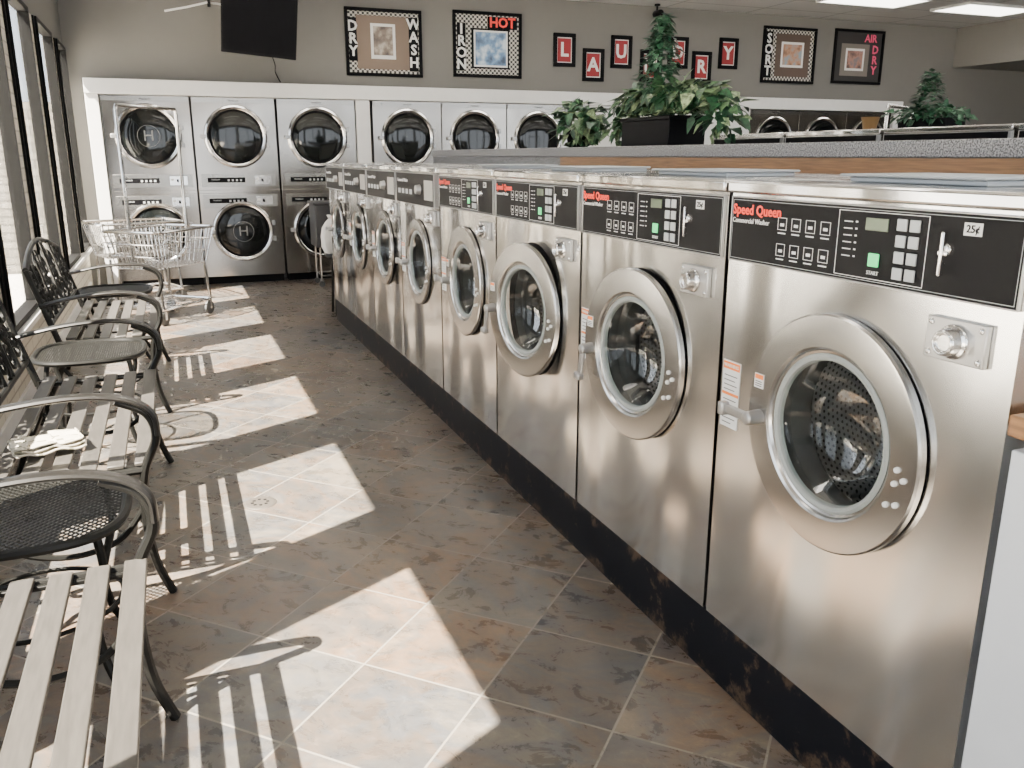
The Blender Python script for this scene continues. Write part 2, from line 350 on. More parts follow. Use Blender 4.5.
# ---------------------------------------------------------------- room shell
XL,XR,YB,YF,H=-.85,10.9,-3.0,10.0,3.15
XO=-.90
struct(MB().box(XO,13,-3.2,10.2,-.1,0,FLOOR).obj('floor'))
struct(MB().box(XO,13,-3.2,10.2,H,H+.1,CEIL).obj('ceiling'))
struct(MB().box(XO,13,YF,10.2,0,H,WALL).obj('wall_back'))
wins=[(2.22+1.4*k,3.20+1.4*k) for k in range(-3,5)]+[(9.20,9.9)]
SILL,HEAD=.45,2.38
w=MB(); w.box(XO,XL,-3.2,YF,0,SILL,BRICKW).box(XO,XL,-3.2,YF,HEAD,H,WALL)
y=-3.2
for a,b in wins+[(YF,YF)]:
    if a-y>.001: w.box(XO,XL,y,a,SILL,HEAD,BRICKW)
    y=b
struct(w.obj('wall_left'))
for k,(a,b) in enumerate(wins):
    f=MB(); x0,x1=-.895,-.82; t=.035
    f.box(x0,x1,a,b,SILL,SILL+t,BRONZE).box(x0,x1,a,b,HEAD-t,HEAD,BRONZE).box(x0,x1,a,a+t,SILL+t,HEAD-t,BRONZE).box(x0,x1,b-t,b,SILL+t,HEAD-t,BRONZE)
    f.box(XL+.001,x1-.015,a-.05,a-.0005,SILL,HEAD,BRONZE).box(XL+.001,x1-.015,b+.0005,b+.05,SILL,HEAD,BRONZE)
    o=struct(f.obj('window_%d'%(k+1)))
    MB().box(-.875,-.869,a+t,b-t,SILL+t,HEAD-t,WGLASS).obj('window_pane',parent=o)
struct(MB().box(XL,XL+.06,-3,9.7,SILL-.035,SILL-.002,WHITE).obj('trim_1',bevel=.004))
struct(MB().box(XL,XL+.015,-3,9.7,0,.1,WHITE).obj('baseboard_left'))
r=MB(); r.box(XO,13,-3.2,YB,0,.3,WALL).box(XO,13,-3.2,YB,2.85,H,WALL)
xs=[XO]+[v for k in range(5) for v in(-.6+2.5*k,1.7+2.5*k)]+[13]
for k in range(0,len(xs),2): r.box(xs[k],xs[k+1],-3.2,YB,.3,2.85,WALL)
struct(r.obj('wall_rear'))
for k in range(5):
    a,b=-.6+2.5*k,1.7+2.5*k; t=.05; f=MB()
    f.box(a,b,-3.14,-3.06,.3,.35,BRONZE).box(a,b,-3.14,-3.06,2.8,2.85,BRONZE).box(a,a+t,-3.14,-3.06,.35,2.8,BRONZE).box(b-t,b,-3.14,-3.06,.35,2.8,BRONZE).box((a+b)/2-.025,(a+b)/2+.025,-3.13,-3.07,.35,2.8,BRONZE)
    o=struct(f.obj('window_%d'%(20+k)))
struct(MB().box(XR,13,-3.2,YF,2.6,H,WALL).obj('wall_right'))
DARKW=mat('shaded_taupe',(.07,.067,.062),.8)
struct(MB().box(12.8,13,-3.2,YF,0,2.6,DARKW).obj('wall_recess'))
struct(MB().box(-40,XO-.005,-40,40,-.3,-.12,CONC).obj('ground_outside'))
EXTB=brickmat('outdoor_brick',(.17,.155,.13),(.13,.118,.10),(.075,.07,.06),.30,.10,.016)
struct(MB().box(-7,XO-.02,12.5,12.8,-.12,2.0,EXTB).obj('wall_outside'))
FY=9.76
struct(MB().box(-.69,9.75,FY-.05,YF-.002,1.945,2.09,WHITE).obj('trim_2',bevel=.006))
for k,(a,b,m) in enumerate(((-.69,-.57,WHITE),(1.99,2.14,WHITE),(4.60,7.18,WHITE),(9.62,9.75,WHITE))):
    struct(MB().box(a,b,FY-.03,YF-.002,0,1.943,m).obj('trim_%d'%(3+k),bevel=.004))
for k,(x,y_) in enumerate([(x,y_) for x in(.8,2.6,4.4,6.2,8.0,9.8) for y_ in(8.6,5.6,2.6,-.4)]):
    t=thing('ceiling_light','recessed rectangular white fluorescent panel in tile ceiling','ceiling light',(x,y_,H-.03),group='fluorescent ceiling panels')
    MB().box(-.6,.6,-.3,-.28,0,.029,WHITE).box(-.6,.6,.28,.3,0,.029,WHITE).box(-.6,-.58,-.28,.28,0,.029,WHITE).box(.58,.6,-.28,.28,0,.029,WHITE).obj('housing',parent=t)
    MB().box(-.578,.578,-.278,.278,.008,.028,LIGHTP).obj('diffuser',parent=t)

# ---------------------------------------------------------------- front-load washer
def washer(variant,label):
    W=.385; HT=1.106; CZ=.61; HR=.19
    root=thing('washing_machine',label,'washing machine',group='row of front-load washers')
    b=MB(); i=b.mi(STEEL)
    seg=64; z1=HT-.026
    C=[];Rr=[]
    for k in range(seg):
        t=2*PI*(k+.5)/seg; c,s_=math.cos(t),math.sin(t); C.append(b.bm.verts.new((HR*c,0,CZ+HR*s_)))
        kx=W/abs(c); kz=((z1-CZ) if s_>0 else CZ)/abs(s_); q=min(kx,kz); Rr.append(b.bm.verts.new((q*c,0,CZ+q*s_)))
    cor=[b.bm.verts.new(p) for p in((W,0,z1),(-W,0,z1),(-W,0,0),(W,0,0))]
    for k in range(seg):
        k2=(k+1)%seg; A,B=Rr[k],Rr[k2]
        if abs(A.co.x-B.co.x)>1e-5 and abs(A.co.z-B.co.z)>1e-5:
            cc=[q for q in cor if (q.co.x*A.co.x>0) and ((q.co.z-CZ)*(A.co.z-CZ)>0)][0]
            b.face([C[k],A,cc,B,C[k2]],i)
        else: b.face([C[k],A,B,C[k2]],i)
    for q in b.bm.faces: q.smooth=False
    D=.78
    def quad(*p): 
        f=b.face([b.bm.verts.new(x) for x in p],i); f.smooth=False
    quad((-W,0,0),(-W,0,z1),(-W,D,z1),(-W,D,0)); quad((W,0,0),(W,D,0),(W,D,z1),(W,0,z1))
    quad((-W,D,0),(-W,D,z1),(W,D,z1),(W,D,0)); quad((-W,0,0),(-W,D,0),(W,D,0),(W,0,0)); quad((-W,0,z1),(W,0,z1),(W,D,z1),(-W,D,z1))
    b.obj('body',parent=root,angle=30)
    MB().box(-W-.002,W+.002,-.016,D,HT-.028,HT,STEEL).obj('top_cover',parent=root,bevel=.006)
    d=MB()
    d.lathe([(HR,0),(HR,.03),(.172,.04),(.165,.07),(.175,.10),(.25,.105)],(0,0,0),RUBBER,48)
    d.lathe([(HR+.001,-.0006),(.246 if variant==0 else .228,-.0006)],(0,0,0),BLACK,64)  # flat black ring on the body, paints in the shade of the door gap
    d.obj('gasket_and_gap_shade',parent=root,loc=(0,0,CZ))
    d=MB(); d.lathe([(.25,.105),(.25,.40)],(0,0,0),PERFW,48); d.lathe([(.25,.40),(.06,.395)],(0,0,0),PERFB,48); d.lathe([(.06,.395),(.05,.37),(0,.365)],(0,0,0),PERFB,24)
    for k in range(3):
        t=PI/2+.5+k*2*PI/3; c,s_=math.cos(t),math.sin(t)
        d.tube([(c*.238,.11,s_*.238),(c*.232,.2,s_*.232),(c*.232,.35,s_*.232),(c*.24,.395,s_*.24)],.020,PERFW,8)
    d.obj('drum',parent=root,loc=(0,0,CZ))
    hx=.25; dm=MB()
    R=.247 if variant==0 else .226
    dm.lathe([(R-.004,0),(R,-.002),(R,-.014),(R-.004,-.018),(R-.010,-.0185),(.180,-.0185),(.175,-.015),(.172,-.009),(.166,-.007),(.164,.004),(R-.004,0)],(-hx,0,0),RING,120)
    door=dm.obj('door',parent=root,loc=(hx,-.003,CZ),angle=7)
    g=MB(); g.lathe([(.1665,-.008),(.160,-.012),(.153,-.009),(.149,.004),(.1655,.005)],(-hx,0,0),LRUB,56); g.obj('door_seal',parent=door)
    g=MB(); g.lathe([(.150,-.004),(.133,.014),(.12,.05),(.09,.075),(.05,.085),(0,.088)],(-hx,0,0),GLASS,48); g.obj('door_glass',parent=door)
    bm0=None
    for k,(rr,a) in enumerate(((.200,-2),(.200,-10),(.218,-6),(.200,-24),(.218,-20))):
        t=math.radians(a); L_=(-hx+rr*math.cos(t),0,rr*math.sin(t))
        if bm0 is None: bm0=MB().lathe([(0,-.024),(.005,-.0235),(.0065,-.016)],(0,0,0),STICK,12).obj('bolt',parent=door,loc=L_)
        else:
            q=bm0.copy(); col.objects.link(q); q.parent=door; q.location=L_
    if variant==0:
        g=MB(); g.box(-hx-.228,-hx-.196,-.0198,-.0189,.045,.078,STICK); g.box(-hx-.226,-hx-.198,-.0203,-.0198,.066,.076,ORANGE)
        for k in range(3): g.box(-hx-.224,-hx-.202,-.0203,-.0198,.049+k*.005,.051+k*.005,RUBBER)
        g.obj('ring_label',parent=door,recalc=False)
    h=MB(); h.lathe([(0,-.03),(.015,-.028),(.017,0),(.017,.012)],(0,0,0),CAST,20)
    h.box(-.085,.012,-.024,-.014,-.012,.012,CAST).box(-.10,-.08,-.034,-.012,-.016,.016,CAST)
    h.obj('handle',parent=door,loc=(-hx-R+.045,-.030,-.02),bevel=.004,label='cast metal lever handle')
    if variant==0: px0,px1,pz0,pz1,PY=-W+.010,W-.010,.928,1.068,-.007
    else: px0,px1,pz0,pz1,PY=-W+.012,W-.012,.915,1.072,-.022
    cp=MB(); cp.box(px0,px1,PY,-.0005,pz0,pz1,PANELB)
    t=.003; q=PY-.0015
    cp.box(px0,px1,q,-.0005,pz0-t,pz0,CAST).box(px0,px1,q,-.0005,pz1,pz1+.003,CAST).box(px0-t,px0,q,-.0005,pz0-t,pz1+t,CAST).box(px1,px1+t,q,-.0005,pz0-t,pz1+t,CAST)
    panel=cp.obj('control_panel',parent=root,bevel=.001)
    zc=(pz0+pz1)/2
    if variant==0:
        L=MB(); yy=-.0072
        L.text('Speed Queen',-.370,yy,zc+.044,.031,RED,'LEFT',bold=.02)
        L.text('Commercial Washer',-.370,yy,zc+.020,.0155,WINK,'LEFT')
        for r_ in range(2):
            for c_ in range(4):
                x=-.195+c_*.044; z=zc+.022-r_*.055; t=.0011; w_,h_=.014,.013
                L.box(x-w_,x+w_,yy-.0006,yy,z-h_,z-h_+t,WINK).box(x-w_,x+w_,yy-.0006,yy,z+h_-t,z+h_,WINK).box(x-w_,x-w_+t,yy-.0006,yy,z-h_,z+h_,WINK).box(x+w_-t,x+w_,yy-.0006,yy,z-h_,z+h_,WINK)
                L.box(x-.006,x+.006,yy-.0006,yy,z-.005,z+.001,WINK); L.box(x-.012,x+.012,yy-.0006,yy,z-.021,z-.0185,WINK)
        t=.0012; x0,x1,z0,z1_=-.028,.19,zc-.062,zc+.062
        L.box(x0,x1,yy-.0006,yy,z0,z0+t,WINK).box(x0,x1,yy-.0006,yy,z1_-t,z1_,WINK).box(x0,x0+t,yy-.0006,yy,z0,z1_,WINK).box(x1-t,x1,yy-.0006,yy,z0,z1_,WINK)
        x0,x1,z0,z1_=px0+.004,px1-.004,pz0+.004,pz1-.004; t=.001
        L.box(x0,x1,yy-.0004,yy,z0,z0+t,KEY).box(x0,x1,yy-.0004,yy,z1_-t,z1_,KEY).box(x0,x0+t,yy-.0004,yy,z0,z1_,KEY).box(x1-t,x1,yy-.0004,yy,z0,z1_,KEY)
        for k in range(6):
            L.box(-.012,.010,yy-.0006,yy,zc+.04-k*.013,zc+.042-k*.013,WINK); L.box(.018,.023,yy-.0006,yy,zc+.04-k*.013,zc+.043-k*.013,WINK)
        L.text('START',.072,yy,zc-.050,.010,WINK)
        L.obj('lettering',parent=panel,recalc=False)
        MB().box(.045,.10,-.0095,-.0072,zc+.028,zc+.051,LCD).obj('display',parent=panel,bevel=.001)
        MB().box(.060,.086,-.011,-.0072,zc-.038,zc-.013,GREEN).obj('start_button',parent=panel,bevel=.002)
        kb=MB()
        for r_ in range(4):
            for c_ in range(2):
                x=.132+c_*.029; z=zc+.043-r_*.029; kb.box(x-.0110,x+.0110,-.0105,-.0072,z-.0105,z+.0105,KEY)
        kb.obj('keypad',parent=panel,bevel=.001)
        ks=MB(); ks.lathe([(0,-.018),(.010,-.016),(.012,-.007)],(.235,0,zc+.01),CHROME,16); ks.box(.2318,.2382,-.026,-.016,zc-.034,zc+.040,CHROME).box(.225,.245,-.022,-.016,zc+.0,zc+.008,CHROME)
        ks.obj('coin_switch',parent=panel,bevel=.002)
        tg=MB(); tg.box(.261,.296,-.0082,-.0072,zc+.036,zc+.057,STICK).text('25\u00a2',.2785,-.0083,zc+.0465,.0175,BLACK,bold=.01); tg.obj('price_tag',parent=panel,recalc=False)
    else:
        L=MB(); L.box(.20,px1-.02,-.0235,-.0222,pz0+.03,pz1-.03,CAST).obj('faceplate',parent=panel)
        kb=MB().lathe([(0,-.050),(.022,-.047),(.026,-.0225)],(.12,0,zc),CAST,20); kb.obj('dial',parent=panel)
        L=MB(); L.text('Commercial Washer',-.34,-.0223,zc+.04,.026,WINK,'LEFT')
        for k in range(4): L.box(-.33+k*.08,-.28+k*.08,-.0227,-.0222,zc-.03,zc-.005,KEY)
        L.obj('lettering',parent=panel,recalc=False)
    lk=MB(); lk.box(.215,.335,-.012,-.0005,.822,.895,CAST); 
    lk.lathe([(.030,-.012),(.030,-.018),(.024,-.022),(.022,-.04),(.017,-.043),(.015,-.036),(0,-.036)],(.275,0,.858),CHROME,28)
    for x,z in((.225,.832),(.225,.885),(.325,.832),(.325,.885)): lk.lathe([(0,-.016),(.005,-.015),(.006,-.012)],(x,0,z),CHROME,8)
    lk.obj('coin_lock',parent=root,bevel=.002)
    st=MB(); st.box(-.378,-.310,-.0012,-.0004,.52,.685,STICK).box(-.376,-.312,-.0018,-.0012,.664,.682,ORANGE).box(-.376,-.312,-.0018,-.0012,.60,.607,ORANGE)
    st.text('WARNING',-.344,-.0019,.673,.0118,STICK)
    for k in range(6): st.box(-.37,-.320 if k%3 else -.335,-.0018,-.0012,.53+k*.0115,.5322+k*.0115,RUBBER)
    for k in range(4): st.box(-.37,-.320 if k%2 else -.328,-.0018,-.0012,.613+k*.0115,.6152+k*.0115,RUBBER)
    st.obj('warning_sticker',parent=root,recalc=False)
    if variant==0:
        ld=MB(); ld.box(-.17,.17,.14,.36,HT+.0005,HT+.012,LID).box(-.18,.18,.12,.37,HT+.012,HT+.018,LID); ld.obj('soap_lid',parent=root,bevel=.003)
    return root
DX=1.216; PZ=.19
lab1='stainless front-load coin washer with black control panel'
w0=washer(0,lab1+' beside a white cabinet'); w0.location=(DX,1.305,PZ); w0.rotation_euler=(0,0,-PI/2)
wl=[w0]
for k in(1,2,3):
    n=dup(w0,(DX,1.305+.785*k,PZ),label=[0,lab1+', door slightly ajar',lab1+', door slightly ajar',lab1+', door closed'][k]); wl.append(n)
child(wl[1],'door').rotation_euler=(0,0,math.radians(4)); child(wl[2],'door').rotation_euler=(0,0,math.radians(8))
for n in wl[1:3]: child(child(n,'door'),'handle').rotation_euler=(0,-math.radians(80),0)
v0=washer(1,'older stainless front-load washer with raised black console'); v0.location=(DX,4.055+.392,PZ); v0.rotation_euler=(0,0,-PI/2)
for k in(1,2,3): dup(v0,(DX,4.447+.785*k,PZ))
PE=4.055+.785*4+.005
tag(MB().box(DX+.008,2.03,.905,PE,0,PZ-.001,NAVY).obj('washer_plinth',bevel=.004),'scuffed black painted plinth under the washer row','plinth')
ct=thing('folding_counter','long folding counter with speckled grey laminate and oak trim','counter',(0,0,0))
MB().box(2.05,3.05,.4,7.05,1.345,1.395,LAM).obj('counter_top',parent=ct,bevel=.004)
MB().box(2.06,2.085,.42,4.5,1.27,1.344,WOOD).obj('wood_trim',parent=ct)
MB().box(2.062,2.085,4.502,7.03,1.27,1.344,LAM).obj('laminate_skirt',parent=ct)
MB().box(2.09,3.03,.42,7.02,0,1.344,WHITE).obj('cabinet_body',parent=ct)
pl=tag(MB().box(3.605,4.36,1.9,5.3,0,.385,NAVY).obj('washer_plinth'),'black painted plinth under washers behind the counter','plinth')
for k,y_ in enumerate((2.5,3.3,4.1,4.9)):
    n=dup(v0,(3.6,y_,.386),label='stainless front-load washer standing behind the folding counter'); n['group']='washers behind the counter'
wc=thing('storage_cabinet','white painted cabinet with wooden top beside a washer','cabinet',(0,0,0))
WBL=mat('cool_white_paint',(.62,.65,.69),.4)
MB().box(1.232,2.0,.2,.900,0,.92,WBL).obj('body',parent=wc,bevel=.004)
MB().box(1.195,2.0,.17,.904,.922,.958,WOOD).obj('cabinet_top',parent=wc,bevel=.004)
dd=MB().box(1.205,1.231,.23,.898,.03,.90,WBL).obj('door',parent=wc,bevel=.003)
MB().tube([(1.205,.30,.5),(1.187,.30,.5),(1.187,.30,.62),(1.205,.30,.62)],.005,CHROME).obj('handle',parent=dd)

# ---------------------------------------------------------------- stacked dryers
def dryer(label,emb=(1,1)):
    W=.42; root=thing('tumble_dryer',label,'dryer',group='wall of stacked dryers'); D=.22
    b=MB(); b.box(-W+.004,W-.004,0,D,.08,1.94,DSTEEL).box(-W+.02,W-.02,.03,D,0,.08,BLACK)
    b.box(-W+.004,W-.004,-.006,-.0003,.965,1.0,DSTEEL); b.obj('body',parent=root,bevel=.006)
    hd=MB(); hd.box(-W+.012,W-.012,-.012,-.0005,1.885,1.93,DRING); 
    hd.text('Huebsch',-.0,-.0125,1.907,.03,BLACK); hd.obj('header_panel',parent=root,recalc=False)
    for q,(cz,pz) in enumerate(((1.545,1.10),(.56,.885))):
        dm=MB(); dm.lathe([(.315,0),(.32,-.012),(.314,-.024),(.30,-.030),(.285,-.026),(.276,-.018)],(0,0,0),CHROME,56); dm.lathe([(.276,-.018),(.262,-.016),(.255,-.012),(.255,-.004)],(0,0,0),BLACK,56)
        d=dm.obj('door',parent=root,loc=(0,-.001,cz),angle=30)
        MB().lathe([(.256,-.008),(.24,-.014),(.18,-.020),(.1,-.024),(0,-.025)],(0,0,0),DGLASS,48).obj('door_glass',parent=d)
        if emb[q]:
            l=MB(); l.lathe([(.105,-.0262),(.109,-.0262)],(0,0,.0),DIM,32); l.text('H',0,-.0262,0,.15,DIM); l.obj('emblem',parent=d,recalc=False)
        MB().box(-.355,-.30,-.045,-.012,-.02,.02,CAST).obj('handle',parent=d,bevel=.005)
        MB().box(.310,.340,-.018,-.001,.06,.11,CAST).box(.310,.340,-.018,-.001,-.11,-.06,CAST).obj('hinge',parent=d,bevel=.003)
        cp=MB(); cp.box(-.38,.38,-.012,-.0005,pz-.065,pz+.065,DRING).box(-.32,.06,-.014,-.012,pz-.022,pz+.028,PANELB)
        c=cp.obj('control_strip',parent=root,bevel=.002)
        l=MB(); l.text('Huebsch',-.24,-.0145,pz+.008,.024,KEY)
        for k in range(4): l.box(-.12+k*.042,-.10+k*.042,-.0155,-.0141,pz-.010,pz+.010,KEY)
        l.obj('lettering',parent=c,recalc=False)
        q_=MB(); q_.box(.16,.33,-.028,-.0125,pz-.045,pz+.045,CHROME).box(.225,.245,-.05,-.028,pz-.015,pz+.015,BLACK).box(.17,.20,-.03,-.028,pz,pz+.025,STICK); q_.obj('coin_box',parent=c,bevel=.003)
    return root
LD='stainless stacked double dryer with round dark glass doors'
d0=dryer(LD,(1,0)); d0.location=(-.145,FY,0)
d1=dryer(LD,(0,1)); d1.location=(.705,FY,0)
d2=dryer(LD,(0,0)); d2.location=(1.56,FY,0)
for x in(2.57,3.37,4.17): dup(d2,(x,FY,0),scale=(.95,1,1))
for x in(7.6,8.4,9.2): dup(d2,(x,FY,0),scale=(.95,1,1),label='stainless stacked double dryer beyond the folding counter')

# ---------------------------------------------------------------- benches and tables
def spiral(cx,cz,r0,r1,a0,a1,n=20): return [(cx+(r0+(r1-r0)*k/n)*math.cos(a0+(a1-a0)*k/n), cz+(r0+(r1-r0)*k/n)*math.sin(a0+(a1-a0)*k/n)) for k in range(n+1)]
def bez(P,n=6):
    out=[]; P=[Vector(p) for p in P]
    for k in range(len(P)-1):
        p0=P[max(k-1,0)];p1=P[k];p2=P[k+1];p3=P[min(k+2,len(P)-1)]
        for j in range(n):
            t=j/n; out.append(.5*((2*p1)+(-p0+p2)*t+(2*p0-5*p1+4*p2-p3)*t*t+(-p0+3*p1-3*p2+p3)*t**3))
    out.append(P[-1]); return out
def bky(z): return .47+(z-.43)*.28
def bench(W,label):
    root=thing('bench',label,'bench',group='waiting benches along the windows'); hw=W/2
    for sx in(-hw,hw):
        f=MB(); s=(1,0,0)
        f.tube(bez([(sx,-.02,0),(sx,.02,.12),(sx,.035,.28),(sx,.02,.42),(sx,-.02,.52),(sx,.0,.60),(sx,.08,.645)]),.017,BFRAME,8,side=s,flat=.8)
        f.tube(bez([(sx,.60,0),(sx,.54,.15),(sx,.47,.3),(sx,.46,.43)]),.017,BFRAME,8,side=s,flat=.8)
        f.tube(bez([(sx,.035,.30),(sx,.12,.20),(sx,.26,.17),(sx,.40,.21),(sx,.475,.30)]),.010,BFRAME,8,side=s)
        f.tube([(sx,.02,.42),(sx,.46,.41)],.012,BFRAME,8,side=s)
        f.obj('leg_frame',parent=root,label='curved black iron leg frame')
        a=MB(); a.tube(bez([(sx,-.025,.53),(sx,-.015,.60),(sx,.05,.648),(sx,.18,.668),(sx,.36,.655),(sx,.535,.62)]),.023,ARMM,10,side=s,flat=.45)
        a.obj('armrest',parent=root)
    b=MB()
    for sx in(-hw,hw): b.tube([(sx,bky(.41),.41),(sx,bky(.65),.65),(sx,bky(.80),.80)],.015,BFRAME,8)
    top=[(x,z) for x,z in [(-hw+W*k/16,.80+.09*math.sin(PI*k/16)) for k in range(17)]]
    b.tube([(x,bky(z),z) for x,z in top],.015,BFRAME,8); b.tube([(-hw,bky(.52),.52),(hw,bky(.52),.52)],.012,BFRAME,8)
    nu=max(1,round(W/.34)); uw=W/nu
    for k in range(nu):
        cx=-hw+uw*(k+.5); kz=.06*math.sin(PI*(k+.5)/nu)-.02
        for sg in(-1,1):
            q=uw*.25
            for pts in (spiral(cx+sg*q,.74+kz*.5,.012,.075,0,3.6*PI*sg),spiral(cx+sg*q,.60,.010,.070,PI,PI-3.4*PI*sg),
                        spiral(cx+sg*q*.35,.675,.01,.04,PI/2,PI/2+3*PI*sg,14)):
                b.tube([(x,bky(z),z) for x,z in pts],.0085,BFRAME,6,side=(0,1,0))
        b.tube([(cx,bky(.52),.52),(cx,bky(.83+kz*.7),.83+kz*.7)],.008,BFRAME,6)
        if k: b.tube([(cx-uw/2,bky(.52),.52),(cx-uw/2,bky(.82),.80+.09*math.sin(PI*k/nu))],.009,BFRAME,6)
    b.obj('backrest',parent=root,label='black scrollwork backrest')
    st=MB()
    n=6
    for k in range(n):
        y0=.0+k*.078; z=.435-.012*math.sin(PI*k/(n-1))+(0 if k else -.004)
        st.box(-hw+.008,hw-.008,y0,y0+.049,z,z+.013,SLAT)
    st.box(-hw+.02,-hw+.035,.02,.45,.412,.424,BFRAME).box(hw-.035,hw-.02,.02,.45,.412,.424,BFRAME)
    st.obj('seat',parent=root,bevel=.003,label='weathered grey brown metal slatted seat')
    return root
XF=-.13
b0=bench(1.28,'slatted metal bench with curved arms and scrollwork back')
b0.location=(XF,1.37,0); b0.rotation_euler=(0,0,PI/2); dup(b0,(XF,3.33,0),PI/2,'slatted metal bench with a folded cloth on the seat'); dup(b0,(XF,5.45,0),PI/2)
def table():
    root=thing('side_table','low black side table with expanded metal mesh top','side table',group='mesh side tables between benches'); A,B=.245,.235; Z=.455
    st=MB()
    def inside(x,y): return (abs(x)/A)**3+(abs(y)/B)**3<1
    rim=[]
    for k in range(48):
        t=2*PI*k/48; c,s_=math.cos(t),math.sin(t); q=(abs(c/A)**3+abs(s_/B)**3)**(-1/3); rim.append((q*c,q*s_,Z))
    st.tube(rim,.013,BFRAME,8,closed=True)
    dx,dy=.022,.010; i=st.mi(BFRAME)
    for p in range(int(2*A/dx)+2):
        for r_ in range(int(2*B/dy)+2):
            x=-A+p*dx+(dx/2 if r_%2 else 0); y_=-B+r_*dy
            for sg in(-1,1):
                x2,y2=x+sg*dx/2,y_+dy
                if inside(x,y_) and inside(x2,y2):
                    w_=.0034
                    v=[st.bm.verts.new(q) for q in((x-w_,y_,Z-.001),(x+w_,y_,Z+.001),(x2+w_,y2,Z+.001),(x2-w_,y2,Z-.001))]
                    st.face(v,i)
    st.obj('table_top',parent=root,label='expanded metal mesh top',recalc=False)
    for k in range(4):
        t=PI/4+k*PI/2; c,s_=math.cos(t),math.sin(t)
        MB().tube(bez([(.235*c,.235*s_,Z),(.25*c,.25*s_,.34),(.20*c,.20*s_,.2),(.215*c,.215*s_,.08),(.26*c,.26*s_,0)]),.011,BFRAME,8).obj('leg',parent=root)
    MB().tube([(.2*math.cos(2*PI*k/24),.2*math.sin(2*PI*k/24),.2) for k in range(24)],.007,BFRAME,6,closed=True).obj('stretcher',parent=root)
    return root
t0=table(); t0.location=(-.42,2.35,0); t0.rotation_euler=(0,0,PI/2); dup(t0,(-.42,4.39,0)); dup(t0,(-.42,6.42,0))
cl=MB(); i=cl.mi(CLOTH); GR=mat('olive_print_cloth',(.17,.16,.11),.9,bump=.3); j=cl.mi(GR)
n=16
for L_ in range(3):
    G=[[cl.bm.verts.new((-.10+.20*a/n+.008*L_*math.sin(a),-.07+.14*b/n+.005*math.sin(b+L_),.001+.011*L_+.005*math.sin(a*.8+L_)*math.cos(b*.6)+.006)) for b in range(n+1)] for a in range(n+1)]
    for a in range(n):
        for b in range(n): cl.face([G[a][b],G[a+1][b],G[a+1][b+1],G[a][b+1]],j if (a*3+b*5+L_)%7==1 else i)
o=cl.obj('folded_cloth',loc=(-.44,2.93,.4525),recalc=False); o.rotation_euler=(0,0,.3)
sm=o.modifiers.new('s','SOLIDIFY'); sm.thickness=.006
tag(o,'small folded beige patterned cloth lying on bench','cloth')

# ---------------------------------------------------------------- laundry carts
def cart(rack,label):
    root=thing('laundry_cart',label,'laundry cart',group='wire laundry carts'); a,b_,c,d=.38,.27,.32,.21; zt,zb=.76,.46
    m=MB()
    def rect(x,y,z,rad=.05,n=4):
        P=[]
        for sx,sy,t0 in((1,1,0),(-1,1,PI/2),(-1,-1,PI),(1,-1,1.5*PI)):
            for k in range(n+1): P.append((sx*(x-rad)+rad*math.cos(t0+PI/2*k/n),sy*(y-rad)+rad*math.sin(t0+PI/2*k/n),z))
        return P
    m.tube(rect(a,b_,zt),.012,CHROME,8,closed=True)
    for t in(.33,.66,1): m.tube(rect(a+(c-a)*t,b_+(d-b_)*t,zt+(zb-zt)*t),.005,CHROME,6,closed=True)
    for k in range(15):
        u=-1+2*k/14
        m.tube([(u*(a-.02),-b_,zt),(u*(c-.02),-d,zb),(u*(c-.02),d,zb),(u*(a-.02),b_,zt)],.0035,CHROME,5,side=(1,0,0))
    for k in range(10):
        u=-1+2*k/9
        m.tube([(-a,u*(b_-.02),zt),(-c,u*(d-.02),zb),(c,u*(d-.02),zb),(a,u*(b_-.02),zt)],.0035,CHROME,5,side=(0,1,0))
    m.obj('basket',parent=root,label='chrome wire basket')
    f=MB(); f.tube(rect(.33,.22,.135),.013,CHROME,8,closed=True)
    for sx in(-1,1):
        for sy in(-1,1): f.tube([(sx*.31,sy*.21,.135),(sx*.30,sy*.19,.45)],.012,CHROME,8)
    for k in range(9): f.tube([(-.29+.58*k/8,-.22,.135),(-.29+.58*k/8,.22,.135)],.003,CHROME,5)
    f.obj('frame',parent=root)
    for sx in(-1,1):
        for sy in(-1,1):
            w_=MB(); w_.lathe([(.0,-.013),(.05,-.013),(.058,-.008),(.058,.008),(.05,.013),(0,.013)],(0,0,0),RUBBER,24)
            w_.box(-.012,.012,-.022,-.016,-.01,.066,CHROME).box(-.012,.012,.016,.022,-.01,.066,CHROME).box(-.014,.014,-.022,.022,.06,.068,CHROME)
            w_.obj('caster',parent=root,loc=(sx*.30,sy*.20,.058))
    if rack:
        r=MB(); r.tube([(-.345,0,.46),(-.355,0,1.0),(-.36,0,1.70),(-.345,0,1.73),(.345,0,1.73),(.36,0,1.70),(.355,0,1.0),(.345,0,.46)],.015,CHROME,10,side=(0,1,0))
        r.obj('garment_rack',parent=root,label='chrome hanging bar over the basket')
    return root
c1=cart(True,'chrome wire laundry cart with tall hanging bar'); c1.location=(-.11,7.80,0); c1.rotation_euler=(0,0,math.radians(52))
c2=cart(False,'low chrome wire laundry cart by the windows'); c2.location=(-.34,8.76,0); c2.rotation_euler=(0,0,math.radians(20))
dup(c1,(5.6,5.6,0),math.radians(30),'chrome wire laundry cart with hanging bar beyond the counter')
lb=MB(); i=lb.mi(BAG); prof=[(.0,0),(.06,.005),(.085,.06),(.09,.14),(.08,.22),(.05,.27),(.02,.30),(.035,.33),(.0,.33)]
lb.lathe(prof,(0,0,0),BAG,24,axis='z')
for v in lb.bm.verts:
    t=math.atan2(v.co.y,v.co.x); k=1+.12*math.sin(5*t+v.co.z*9); v.co.x*=k; v.co.y*=k
